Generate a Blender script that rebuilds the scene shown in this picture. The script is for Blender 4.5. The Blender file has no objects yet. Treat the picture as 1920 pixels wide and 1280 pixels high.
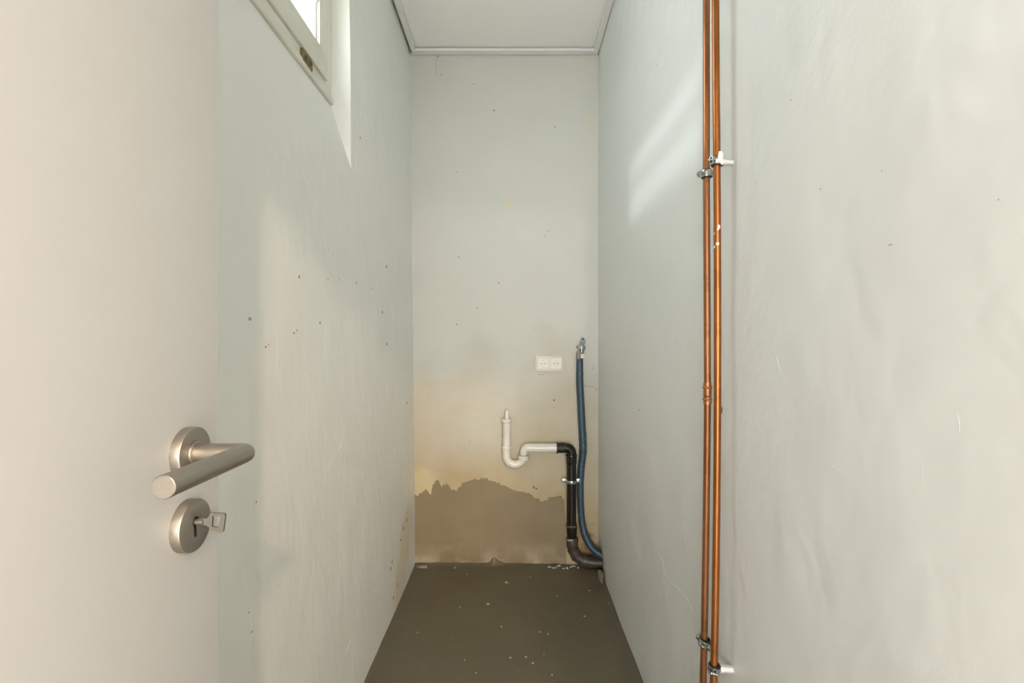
import bpy, bmesh, math, random
from mathutils import Vector, Matrix, noise, Quaternion

random.seed(7)
scene = bpy.context.scene
COL = scene.collection

# ------------------------------------------------------------------ camera
FPX = 950.0
CAMZ = 1.21
cam_d = bpy.data.cameras.new('camera')
cam = bpy.data.objects.new('camera', cam_d)
COL.objects.link(cam)
cam.location = (0, 0, CAMZ)
cam.rotation_euler = (math.pi / 2, 0, 0)
cam_d.sensor_width = 36.0
cam_d.lens = FPX / 1920 * 36.0
cam_d.clip_start = 0.01
scene.camera = cam

# ------------------------------------------------------------------ world, sun, lamps, exposure
world = bpy.data.worlds.new('overcast_sky')
scene.world = world
world.use_nodes = True
bg = world.node_tree.nodes['Background']
bg.inputs['Color'].default_value = (0.93, 0.975, 0.96, 1)
bg.inputs['Strength'].default_value = 7.0

sun_d = bpy.data.lights.new('sun', 'SUN')
sun_d.energy = 0.55
sun_d.angle = math.radians(4.2)
sun_d.color = (0.93, 0.97, 1.0)
sun = bpy.data.objects.new('sun', sun_d)
COL.objects.link(sun)
sun.rotation_euler = Vector((1.067, 0.42, -0.465)).to_track_quat('-Z', 'Y').to_euler()

def area(name, loc, target, sx, sy, power, color, shape='RECTANGLE'):
    d = bpy.data.lights.new(name, 'AREA')
    d.shape = shape
    d.size = sx
    if shape == 'RECTANGLE':
        d.size_y = sy
    d.energy = power
    d.color = color
    o = bpy.data.objects.new(name, d)
    COL.objects.link(o)
    o.location = loc
    o.rotation_euler = (Vector(target) - Vector(loc)).to_track_quat('-Z', 'Y').to_euler()
    return o

# the hallway behind the camera: its two warm lamps and a broad fill light added for brightness
area('hall_lamp', (0.68, -1.95, 2.52), (0.2, 0.0, 0.9), 0.12, 0.12, 25, (1.0, 0.74, 0.52), 'DISK')
area('hall_lamp_far', (0.50, -3.6, 2.09), (0.0, 0.0, 1.2), 0.16, 0.12, 16, (1.0, 0.76, 0.56), 'DISK')
area('hall_fill', (0.1, -3.6, 1.0), (0.0, 0.0, 1.25), 2.6, 1.8, 84, (0.96, 0.985, 1.0))
vs = scene.view_settings
vs.view_transform = 'Standard'
vs.look = 'None'
vs.exposure = 1.21
vs.gamma = 1.0
vs.use_curve_mapping = False
cy = scene.cycles
cy.max_bounces = 8
cy.diffuse_bounces = 7
cy.glossy_bounces = 3
cy.transmission_bounces = 2
cy.transparent_max_bounces = 6

# ------------------------------------------------------------------ helpers
def P(x, y, d):
    """photograph position at distance d -> place in the room"""
    return Vector(((x - 960) * d / FPX, d, CAMZ - (y - 640) * d / FPX))

def link(name, me, mat=None, parent=None):
    o = bpy.data.objects.new(name, me)
    COL.objects.link(o)
    if mat is not None:
        me.materials.append(mat)
    if parent is not None:
        o.parent = parent
    return o

def from_bm(name, bm, mat=None, parent=None, smooth=True, angle=35):
    bmesh.ops.recalc_face_normals(bm, faces=bm.faces)
    me = bpy.data.meshes.new(name)
    if smooth:
        for f in bm.faces:
            f.smooth = True
        lim = math.radians(angle)
        for e in bm.edges:
            if len(e.link_faces) == 2:
                e.smooth = e.calc_face_angle(0) < lim
    bm.to_mesh(me)
    bm.free()
    return link(name, me, mat, parent)

def empty(name, loc=(0, 0, 0), rot=(0, 0, 0)):
    o = bpy.data.objects.new(name, None)
    COL.objects.link(o)
    o.location = loc
    o.rotation_euler = rot
    o.empty_display_size = 0.05
    return o

def tag(o, label, cat=None, group=None, kind=None):
    o['label'] = label
    if cat: o['category'] = cat
    if group: o['group'] = group
    if kind: o['kind'] = kind
    return o

def add_box(bm, c, s, bevel=0.0, rot=None, seg=2):
    r = bmesh.ops.create_cube(bm, size=1.0)
    vsx = r['verts']
    for v in vsx:
        v.co = Vector((v.co.x * s[0], v.co.y * s[1], v.co.z * s[2]))
    if bevel > 0:
        es = list({e for v in vsx for e in v.link_edges})
        rb = bmesh.ops.bevel(bm, geom=es, offset=bevel, segments=seg, affect='EDGES', profile=0.5)
        vsx = list({v for f in rb['faces'] for v in f.verts} | {v for v in vsx if v.is_valid})
    for v in vsx:
        if rot is not None:
            v.co = rot @ v.co
        v.co += Vector(c)
    return vsx

def frame_for(d):
    d = d.normalized()
    up = Vector((0, 0, 1)) if abs(d.z) < 0.95 else Vector((1, 0, 0))
    a = d.cross(up).normalized()
    return a, d.cross(a).normalized()

def add_tube(bm, pts, radii, seg=24, caps=(True, True), mitre=True):
    pts = [Vector(p) for p in pts]
    if not hasattr(radii, '__len__'):
        radii = [radii] * len(pts)
    n = len(pts)
    tans = []
    for i in range(n):
        if i == 0: t = pts[1] - pts[0]
        elif i == n - 1: t = pts[-1] - pts[-2]
        else:
            a = (pts[i] - pts[i - 1]); b = (pts[i + 1] - pts[i])
            if a.length < 1e-7: t = b
            elif b.length < 1e-7: t = a
            else: t = a.normalized() + b.normalized()
        tans.append(t.normalized())
    a, b = frame_for(tans[0])
    rings = []
    prev = tans[0]
    for i in range(n):
        t = tans[i]
        q = prev.rotation_difference(t)
        a = q @ a; b = q @ b
        prev = t
        k = 1.0
        if mitre and 0 < i < n - 1:
            s = (pts[i] - pts[i - 1])
            if s.length > 1e-7:
                c = max(0.3, abs(s.normalized().dot(t)))
                k = 1.0 / c
                bend_ax = s.normalized().cross((pts[i + 1] - pts[i]).normalized()) if (pts[i + 1] - pts[i]).length > 1e-7 else Vector()
                bx = bend_ax.cross(t) if bend_ax.length > 1e-5 else None
            else:
                bx = None
        else:
            bx = None
        if bx is not None and bx.length > 1e-6:
            bx.normalize()
        ring = []
        for j in range(seg):
            th = 2 * math.pi * j / seg
            off = a * math.cos(th) + b * math.sin(th)
            off = off * radii[i]
            if bx is not None and k > 1.0001 and bx.length > 0.5:
                off = off + bx * (off.dot(bx) * (k - 1))
            ring.append(bm.verts.new(pts[i] + off))
        rings.append(ring)
    for i in range(n - 1):
        for j in range(seg):
            j2 = (j + 1) % seg
            bm.faces.new((rings[i][j], rings[i][j2], rings[i + 1][j2], rings[i + 1][j]))
    if caps[0]: bm.faces.new(list(reversed(rings[0])))
    if caps[1]: bm.faces.new(rings[-1])
    return rings

def add_lathe(bm, profile, origin, axis, seg=32, closed=False):
    """profile: (distance along axis, radius)"""
    axis = Vector(axis).normalized()
    a, b = frame_for(axis)
    origin = Vector(origin)
    rings = []
    for h, r in profile:
        c = origin + axis * h
        if r < 1e-6:
            rings.append([bm.verts.new(c)])
        else:
            rings.append([bm.verts.new(c + (a * math.cos(2 * math.pi * j / seg) + b * math.sin(2 * math.pi * j / seg)) * r) for j in range(seg)])
    pairs = list(zip(rings[:-1], rings[1:]))
    if closed: pairs.append((rings[-1], rings[0]))
    for r0, r1 in pairs:
        for j in range(seg):
            j2 = (j + 1) % seg
            if len(r0) == 1 and len(r1) == 1: continue
            if len(r0) == 1: bm.faces.new((r0[0], r1[j2], r1[j]))
            elif len(r1) == 1: bm.faces.new((r0[j], r0[j2], r1[0]))
            else: bm.faces.new((r0[j], r0[j2], r1[j2], r1[j]))

def fillet(pts, rads, n=8):
    pts = [Vector(p) for p in pts]
    out = [pts[0]]
    for i in range(1, len(pts) - 1):
        r = rads[i - 1] if hasattr(rads, '__len__') else rads
        a = (pts[i - 1] - pts[i]).normalized(); b = (pts[i + 1] - pts[i]).normalized()
        ang = a.angle(b)
        t = r / math.tan(ang / 2)
        p0 = pts[i] + a * t; p1 = pts[i] + b * t
        c = pts[i] + (a + b).normalized() * (r / math.sin(ang / 2))
        v0 = p0 - c; v1 = p1 - c
        for k in range(n + 1):
            q = v0.rotation_difference(v1)
            out.append(c + (Quaternion().slerp(q, k / n) @ v0))
    out.append(pts[-1])
    return out

def smooth_path(pts, n=6):
    """Catmull-Rom through points"""
    pts = [Vector(p) for p in pts]
    e = [pts[0] * 2 - pts[1]] + pts + [pts[-1] * 2 - pts[-2]]
    out = []
    for i in range(1, len(e) - 2):
        p0, p1, p2, p3 = e[i - 1:i + 3]
        for k in range(n):
            t = k / n
            out.append(0.5 * ((2 * p1) + (p2 - p0) * t + (2 * p0 - 5 * p1 + 4 * p2 - p3) * t * t + (3 * p1 - p0 - 3 * p2 + p3) * t ** 3))
    out.append(pts[-1])
    return out

def fbm(v, o=4):
    s = 0; a = 1; f = 1
    for _ in range(o):
        s += a * noise.noise(v * f); a *= 0.5; f *= 2.03
    return s

# ------------------------------------------------------------------ materials
class NT:
    def __init__(self, name):
        self.m = bpy.data.materials.new(name)
        self.m.use_nodes = True
        self.t = self.m.node_tree
        self.t.nodes.clear()
        self.out = self.t.nodes.new('ShaderNodeOutputMaterial')
        self.b = self.t.nodes.new('ShaderNodeBsdfPrincipled')
        self.t.links.new(self.b.outputs[0], self.out.inputs[0])
        tc = self.t.nodes.new('ShaderNodeTexCoord')
        self.co = tc.outputs['Object']
    def n(self, typ, **kw):
        nd = self.t.nodes.new(typ)
        for k, v in kw.items(): setattr(nd, k, v)
        return nd
    def set(self, sock, v):
        if isinstance(v, bpy.types.NodeSocket): self.t.links.new(v, sock)
        else:
            if sock.type == 'RGBA' and len(v) == 3: v = (*v, 1)
            sock.default_value = v
    def math(self, op, a, b=0.0, c=None, clamp=False):
        nd = self.n('ShaderNodeMath', operation=op, use_clamp=clamp)
        self.set(nd.inputs[0], a); self.set(nd.inputs[1], b)
        if c is not None: self.set(nd.inputs[2], c)
        return nd.outputs[0]
    def vmath(self, op, a, b):
        nd = self.n('ShaderNodeVectorMath', operation=op)
        self.set(nd.inputs[0], a); self.set(nd.inputs[1], b)
        return nd.outputs[1] if op in ('DISTANCE', 'LENGTH') else nd.outputs[0]
    def noise(self, scale, detail=3, rough=0.55, vec=None, stretch=None, dist=0.0):
        v = vec or self.co
        if stretch:
            mp = self.n('ShaderNodeMapping'); self.set(mp.inputs[0], v)
            mp.inputs['Scale'].default_value = stretch
            if len(stretch) == 3: v = mp.outputs[0]
        nd = self.n('ShaderNodeTexNoise')
        self.set(nd.inputs['Vector'], v)
        nd.inputs['Scale'].default_value = scale
        nd.inputs['Detail'].default_value = detail
        nd.inputs['Roughness'].default_value = rough
        nd.inputs['Distortion'].default_value = dist
        return nd.outputs['Fac']
    def ramp(self, v, a, b, inv=False):
        nd = self.n('ShaderNodeMapRange'); nd.clamp = True
        self.set(nd.inputs[0], v)
        nd.inputs[1].default_value = a; nd.inputs[2].default_value = b
        nd.inputs[3].default_value = 1.0 if inv else 0.0
        nd.inputs[4].default_value = 0.0 if inv else 1.0
        return nd.outputs[0]
    def mix(self, f, a, b):
        nd = self.n('ShaderNodeMix', data_type='RGBA')
        self.set(nd.inputs[0], f); self.set(nd.inputs[6], a); self.set(nd.inputs[7], b)
        return nd.outputs[2]
    def bump(self, h, strength, dist, nrm=None):
        nd = self.n('ShaderNodeBump')
        self.set(nd.inputs['Height'], h)
        nd.inputs['Strength'].default_value = strength
        nd.inputs['Distance'].default_value = dist
        if nrm: self.t.links.new(nrm, nd.inputs['Normal'])
        return nd.outputs[0]
    def spots(self, lst, vec):
        """mask of small marks: (position, radius)"""
        m = None
        for pos, r in lst:
            d = self.vmath('DISTANCE', vec, tuple(pos))
            s = self.ramp(d, r * 0.6, r, inv=True)
            m = s if m is None else self.math('MAXIMUM', m, s)
        return m
    def xyz(self):
        nd = self.n('ShaderNodeSeparateXYZ'); self.set(nd.inputs[0], self.co)
        return nd.outputs
    def wobble(self, scale, amt):
        nd = self.n('ShaderNodeTexNoise'); self.set(nd.inputs['Vector'], self.co)
        nd.inputs['Scale'].default_value = scale; nd.inputs['Detail'].default_value = 3
        s = self.vmath('SUBTRACT', nd.outputs['Color'], (0.5, 0.5, 0.5))
        s = self.vmath('MULTIPLY', s, (amt, amt, amt))
        return self.vmath('ADD', self.co, s)
    def fin(self, color, rough=0.5, metal=0.0, normal=None, spec=0.5):
        self.set(self.b.inputs['Base Color'], color)
        self.set(self.b.inputs['Roughness'], rough)
        self.b.inputs['Metallic'].default_value = metal
        self.b.inputs['Specular IOR Level'].default_value = spec
        if normal is not None: self.t.links.new(normal, self.b.inputs['Normal'])
        return self.m

def simple(name, color, rough, metal=0.0, var=0.06, scale=40, bump=0.0, spec=0.5):
    t = NT(name)
    f = t.noise(scale, 3)
    dark = tuple(c * (1 - var) for c in color); lite = tuple(min(1, c * (1 + var)) for c in color)
    nr = t.bump(f, bump, 0.001) if bump else None
    return t.fin(t.mix(f, dark, lite), rough, metal, nr, spec)

def plaster_relief(t, dirs=(1, 1, 1), k=1.0):
    """uneven hand-trowelled and brushed wall paint"""
    mid = t.noise(7, 3, 0.62, stretch=dirs, dist=0.15)
    fine = t.noise(95, 2, 0.6)
    patch = t.ramp(t.noise(2.3, 1, 0.5), 0.46, 0.62)
    n2 = t.bump(mid, 0.50 * k, 0.012)
    return t.bump(t.math('MULTIPLY', fine, t.math('ADD', patch, 0.20)), 0.28 * k, 0.0016, n2)

WL_X = lambda z: -0.525 - 0.030 * z / 2.76      # the left wall leans out a little
def on_left(x, y):
    xx = -0.54
    for _ in range(4):
        d = FPX * -xx / (960 - x); z = CAMZ + (640 - y) * d / FPX
        xx = WL_X(z)
    return Vector((xx, d, z))
def on_right(x, y):
    d = FPX * 0.468 / (x - 960)
    return Vector((0.468, d, CAMZ + (640 - y) * d / FPX))
BACK = 2.754
def on_back(x, y): return P(x, y, BACK)
def on_floor(x, y):
    d = FPX * CAMZ / (y - 640)
    return Vector(((x - 960) * d / FPX, d, 0))

PAINT = (0.80, 0.81, 0.775)

def m_left():
    t = NT('left_wall_paint')
    f = t.noise(4, 2)
    col = t.mix(f, tuple(c * .965 for c in PAINT), tuple(min(1, c * 1.03) for c in PAINT))
    # yellowed, flaking plaster near the far foot of the wall
    w2 = t.wobble(18, 0.09)
    st = t.spots([(on_left(760, 1015), .16), (on_left(752, 1080), .14), (on_left(748, 1120), .10), (on_left(765, 985), .12)], w2)
    col = t.mix(t.math('MULTIPLY', st, 0.55), col, (0.66, 0.58, 0.40))
    return t.fin(col, 0.48, 0, plaster_relief(t, (1, 1.0, 0.55), 1.1), 0.4)

def m_right():
    t = NT('right_wall_paint')
    f = t.noise(3, 2)
    R = (0.70, 0.72, 0.715)
    col = t.mix(f, tuple(c * .975 for c in R), tuple(min(1, c * 1.02) for c in R))
    w2 = t.wobble(30, 0.05)
    st = t.spots([((.468, 2.66, .07), .12), ((.468, 2.56, .02), .06)], w2)
    col = t.mix(t.math('MULTIPLY', st, 0.6), col, (0.40, 0.32, 0.23))
    return t.fin(col, 0.42, 0, plaster_relief(t, (1, 0.8, 0.8), 1.1), 0.45)

def m_back():
    t = NT('back_wall_paint')
    x, y, z = t.xyz()
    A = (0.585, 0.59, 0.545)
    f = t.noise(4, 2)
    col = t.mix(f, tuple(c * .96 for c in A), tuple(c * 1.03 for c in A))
    # warm light painted into the lower wall, with some yellowing of the paint
    n = t.noise(2.6, 4, 0.6)
    low = t.ramp(t.math('ADD', z, t.math('MULTIPLY', t.math('SUBTRACT', n, 0.5), 1.1)), 0.30, 1.25, inv=True)
    col = t.mix(t.math('MULTIPLY', low, 0.95), col, (0.42, 0.335, 0.19))
    w5 = t.wobble(22, 0.05)
    yl = t.spots([(on_back(1110, 222), .035), (on_back(955, 380), .03), (on_back(788, 905), .10), (on_back(806, 917), .07)], w5)
    col = t.mix(t.math('MULTIPLY', yl, 0.45), col, (0.66, 0.57, 0.33))
    # hairline cracks right of the blue pipe
    wv = t.noise(14, 3)
    cr = None
    for (cy, x0, x1) in ((727, 1094, 1118), (988, 1100, 1119), (1007, 1103, 1119)):
        zc = on_back(0, cy).z
        dz = t.math('ABSOLUTE', t.math('SUBTRACT', t.math('ADD', z, t.math('MULTIPLY', t.math('SUBTRACT', wv, 0.5), 0.09)), zc))
        c = t.ramp(dz, 0.0006, 0.0020, inv=True)
        c = t.math('MULTIPLY', c, t.math('GREATER_THAN', x, on_back(x0, 0).x))
        cr = c if cr is None else t.math('MAXIMUM', cr, c)
    cr2 = t.math('MULTIPLY', t.ramp(t.math('ABSOLUTE', t.math('SUBTRACT', t.math('ADD', x, t.math('MULTIPLY', wv, 0.05)), -0.385)), 0.0008, 0.002, inv=True), t.math('GREATER_THAN', z, on_back(0, 142).z))
    cr = t.math('MAXIMUM', cr, t.math('MULTIPLY', cr2, 0.7))
    col = t.mix(t.math('MULTIPLY', cr, 0.8), col, (0.20, 0.15, 0.10))
    # bare cement render below a ragged paint edge
    prof = [(85, 640), (130, 618), (165, 575), (178, 600), (205, 632), (219, 545), (262, 512), (290, 562), (330, 540), (365, 582), (415, 600), (432, 560), (470, 532), (520, 512), (600, 505), (640, 495), (700, 520), (760, 546),
            (840, 578), (900, 606), (980, 618), (1050, 655), (1095, 688), (1140, 662), (1200, 640), (1245, 640), (1275, 670), (1287, 1240)]
    fc = t.n('ShaderNodeFloatCurve')
    X0, X1 = -0.56, 0.50
    t.set(fc.inputs['Value'], t.ramp(x, X0, X1))
    c = fc.mapping.curves[0]
    pts = []
    for zx, zy in prof:
        px = 760 + .2344 * zx; py = 780 + .2344 * zy
        pts.append((((px - 960) / 345 - X0) / (X1 - X0), CAMZ - (py - 640) / 345))
    pts = [(0.0, pts[0][1])] + pts + [(1.0, pts[-1][1])]
    c.points[0].location = pts[0]; c.points[1].location = pts[-1]
    for p in pts[1:-1]: c.points.new(*p)
    for p in c.points: p.handle_type = 'VECTOR'
    fc.mapping.update()
    rag = t.math('SUBTRACT', t.noise(45, 5, 0.65), 0.5)
    diff = t.math('SUBTRACT', t.math('ADD', z, t.math('MULTIPLY', rag, 0.065)), fc.outputs[0])
    bare = t.ramp(diff, -0.0015, 0.0015, inv=True)
    cn = t.noise(5, 5, 0.6)
    cem = t.mix(cn, (0.205, 0.160, 0.095), (0.28, 0.225, 0.138))
    dn = t.noise(3.3, 4, 0.65, stretch=(1, 1, 1.6))
    damp = t.math('MULTIPLY', t.ramp(dn, 0.42, 0.62), t.ramp(z, 0.02, 0.26, inv=True))
    cem = t.mix(t.math('MULTIPLY', damp, 0.75), cem, (0.185, 0.118, 0.055))
    # pale dusty band just over the floor
    pale = t.math('MULTIPLY', t.ramp(z, 0.03, 0.12, inv=True), t.ramp(t.noise(6, 3), 0.42, 0.6))
    cem = t.mix(t.math('MULTIPLY', pale, 0.6), cem, (0.47, 0.40, 0.29))
    col = t.mix(bare, col, cem)
    # rust behind the pipes
    w6 = t.wobble(14, 0.08)
    ru = t.spots([(on_back(1092, 1010), .06), (on_back(1098, 1035), .07), (on_back(1088, 985), .04), (on_back(1108, 1045), .06)], w6)
    rn = t.ramp(t.noise(30, 4), 0.35, 0.6)
    col = t.mix(t.math('MULTIPLY', ru, 0.85), col, t.mix(rn, (0.16, 0.09, 0.04), (0.40, 0.24, 0.10)))
    nr = plaster_relief(t, (1, 1, 0.8), 0.6)
    nr = t.bump(t.ramp(diff, -0.002, 0.002), 0.7, 0.003, nr)
    return t.fin(col, 0.58, 0, nr, 0.3)

def m_floor():
    t = NT('floor_paint')
    f = t.noise(3.0, 5, 0.6)
    col = t.mix(f, (0.098, 0.086, 0.055), (0.132, 0.117, 0.077))
    sc = t.ramp(t.noise(9, 5, 0.7, dist=1.5), 0.60, 0.74)
    col = t.mix(t.math('MULTIPLY', sc, 0.35), col, (0.22, 0.20, 0.165))
    w = t.wobble(16, 0.10)
    br = t.spots([(on_floor(1075, 1085), .13), (on_floor(1105, 1075), .12)], w)
    col = t.mix(t.math('MULTIPLY', br, 0.55), col, (0.17, 0.125, 0.085))
    x, y, z = t.xyz()
    v = t.n('ShaderNodeTexVoronoi'); t.set(v.inputs['Vector'], t.co); v.inputs['Scale'].default_value = 28
    sp = t.math('MULTIPLY', t.ramp(v.outputs['Distance'], 0.035, 0.06, inv=True), t.math('GREATER_THAN', t.noise(60, 1), 0.56))
    col = t.mix(t.math('MULTIPLY', sp, 0.5), col, (0.45, 0.42, 0.36))
    n1 = t.bump(t.noise(5, 4), 0.5, 0.010)
    n2 = t.bump(t.noise(70, 3), 0.15, 0.001, n1)
    return t.fin(col, 0.42, 0, n2, 0.5)

def m_ceiling():
    t = NT('ceiling_board')
    f = t.noise(6, 3)
    return t.fin(t.mix(f, (0.87, 0.87, 0.855), (0.90, 0.90, 0.885)), 0.6, 0, t.bump(t.noise(150, 2), 0.05, 0.0005), 0.3)

def m_door():
    t = NT('door_lacquer')
    f = t.noise(3, 2)
    return t.fin(t.mix(f, (0.555, 0.553, 0.540), (0.575, 0.570, 0.558)), 0.42, 0, t.bump(t.noise(220, 2), 0.03, 0.0004), 0.4)

def m_window():
    t = NT('window_paint')
    f = t.noise(7, 4)
    col = t.mix(f, (0.70, 0.69, 0.60), (0.77, 0.76, 0.69))
    n = t.noise(55, 4, 0.6)
    ch = t.math('MULTIPLY', t.ramp(n, 0.66, 0.69), t.ramp(t.noise(9, 2), 0.5, 0.6))
    col = t.mix(t.math('MULTIPLY', ch, 0.6), col, (0.42, 0.27, 0.15))
    st = t.ramp(t.noise(12, 4, stretch=(1, 0.2, 1)), 0.55, 0.72)
    col = t.mix(t.math('MULTIPLY', st, 0.3), col, (0.60, 0.48, 0.34))
    return t.fin(col, 0.42, 0, t.bump(t.noise(40, 3), 0.2, 0.0012), 0.4)

def m_brushed():
    t = NT('brushed_steel')
    f = t.noise(60, 3, stretch=(6, 0.4, 6))
    col = t.mix(f, (0.36, 0.325, 0.28), (0.44, 0.405, 0.355))
    return t.fin(col, t.ramp(f, -1.0, 2.4), 1.0, t.bump(t.noise(300, 2, stretch=(4, 0.3, 4)), 0.05, 0.0003))

def m_copper(name, a, b, dark):
    t = NT(name)
    f = t.noise(9, 5, 0.6, stretch=(3, 3, 0.8))
    col = t.mix(t.ramp(f, 0.3, 0.7), a, b)
    g = t.ramp(t.noise(22, 4, 0.65), 0.54, 0.72)
    col = t.mix(t.math('MULTIPLY', g, 0.6), col, dark)
    r = t.math('ADD', 0.26, t.math('MULTIPLY', f, 0.22))
    return t.fin(col, r, 0.85, t.bump(t.noise(60, 3), 0.06, 0.0005))

def m_blue():
    t = NT('blue_pipe_wrap')
    f = t.noise(60, 4, 0.7)
    col = t.mix(f, (0.018, 0.043, 0.072), (0.040, 0.076, 0.108))
    sp = t.ramp(t.noise(48, 2), 0.70, 0.735)
    col = t.mix(t.math('MULTIPLY', sp, 0.5), col, (0.38, 0.40, 0.42))
    wv = t.n('ShaderNodeTexWave', wave_type='BANDS', bands_direction='Z')
    t.set(wv.inputs['Vector'], t.co); wv.inputs['Scale'].default_value = 24; wv.inputs['Distortion'].default_value = 3
    nr = t.bump(wv.outputs['Fac'], 0.25, 0.0015)
    return t.fin(col, 0.42, 0, t.bump(t.noise(120, 3), 0.35, 0.001, nr), 0.5)

def m_glass():
    t = NT('window_glass')
    t.t.nodes.remove(t.b)
    tr = t.n('ShaderNodeBsdfTransparent'); tr.inputs[0].default_value = (0.97, 0.985, 0.98, 1)
    gl = t.n('ShaderNodeBsdfGlossy'); gl.inputs['Roughness'].default_value = 0.01
    mx = t.n('ShaderNodeMixShader'); mx.inputs[0].default_value = 0.05
    t.t.links.new(tr.outputs[0], mx.inputs[1]); t.t.links.new(gl.outputs[0], mx.inputs[2])
    t.t.links.new(mx.outputs[0], t.out.inputs[0])
    return t.m

M = dict(
    left=m_left(), right=m_right(), back=m_back(), floor=m_floor(), ceiling=m_ceiling(), door=m_door(), window=m_window(),
    trim=simple('ceiling_trim_paint', (0.78, 0.775, 0.765), 0.45, var=0.03, scale=9),
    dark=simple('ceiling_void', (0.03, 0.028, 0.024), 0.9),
    hall=simple('hall_paint', (0.80, 0.79, 0.76), 0.7, var=0.02, scale=3),
    hallfloor=simple('hall_floor', (0.60, 0.56, 0.50), 0.5, var=0.05, scale=5),
    steel=m_brushed(), glass=m_glass(),
    nickel=simple('nickel_key', (0.22, 0.205, 0.18), 0.45, 0.8, 0.12, 90),
    black=simple('black_keyhole', (0.006, 0.005, 0.005), 0.6),
    socket=simple('socket_plastic', (0.66, 0.63, 0.56), 0.35, var=0.02, scale=20),
    gap=simple('socket_shadow_gap', (0.14, 0.12, 0.10), 0.7),
    pvc=simple('white_trap_plastic', (0.70, 0.675, 0.62), 0.28, var=0.03, scale=25),
    abs=simple('black_drain_plastic', (0.011, 0.009, 0.0075), 0.16, var=0.3, scale=30),
    rubber=simple('black_rubber', (0.020, 0.018, 0.015), 0.45, var=0.3, scale=60, bump=0.2),
    dusty=None,
    zinc=simple('zinc_plated_steel', (0.50, 0.52, 0.51), 0.20, 1.0, 0.25, 160, bump=0.15),
    chrome=simple('dull_chrome', (0.46, 0.45, 0.43), 0.25, 1.0, 0.15, 120),
    bluegrey=simple('blue_grey_tap_plastic', (0.30, 0.36, 0.40), 0.35, var=0.12, scale=120),
    greytape=simple('grey_wrap', (0.24, 0.22, 0.19), 0.6, var=0.15, scale=120),
    white=simple('white_dried_paint', (0.64, 0.64, 0.62), 0.5, var=0.05, scale=80, bump=0.2),
    brass=simple('tarnished_brass', (0.20, 0.175, 0.075), 0.45, 0.6, 0.5, 90, bump=0.4),
    rustscrew=simple('rusty_screw', (0.16, 0.085, 0.03), 0.5, 0.5, 0.4, 300),
    crumb=simple('plaster_crumb', (0.42, 0.395, 0.335), 0.8, var=0.1, scale=200),
    rubble=simple('broken_plaster', (0.26, 0.22, 0.165), 0.85, var=0.25, scale=60, bump=0.6),
    blue=m_blue(),
    cop1=m_copper('dull_copper', (0.27, 0.105, 0.045), (0.40, 0.18, 0.085), (0.13, 0.055, 0.025)),
    cop2=m_copper('orange_copper', (0.28, 0.098, 0.027), (0.39, 0.145, 0.043), (0.17, 0.06, 0.02)),
    fitting=m_copper('bright_copper_fitting', (0.44, 0.19, 0.09), (0.52, 0.24, 0.12), (0.26, 0.10, 0.045)),
)
def m_dusty():
    t = NT('dusty_black_elbow')
    f = t.noise(26, 4, 0.6)
    geo = t.n('ShaderNodeNewGeometry')
    col = t.mix(t.ramp(f, 0.35, 0.7), (0.030, 0.025, 0.020), (0.085, 0.066, 0.048))
    sp = t.ramp(t.noise(75, 2), 0.73, 0.76)
    col = t.mix(t.math('MULTIPLY', sp, 0.8), col, (0.50, 0.46, 0.38))
    return t.fin(col, 0.42, 0, t.bump(f, 0.2, 0.001))
M['dusty'] = m_dusty()

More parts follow.
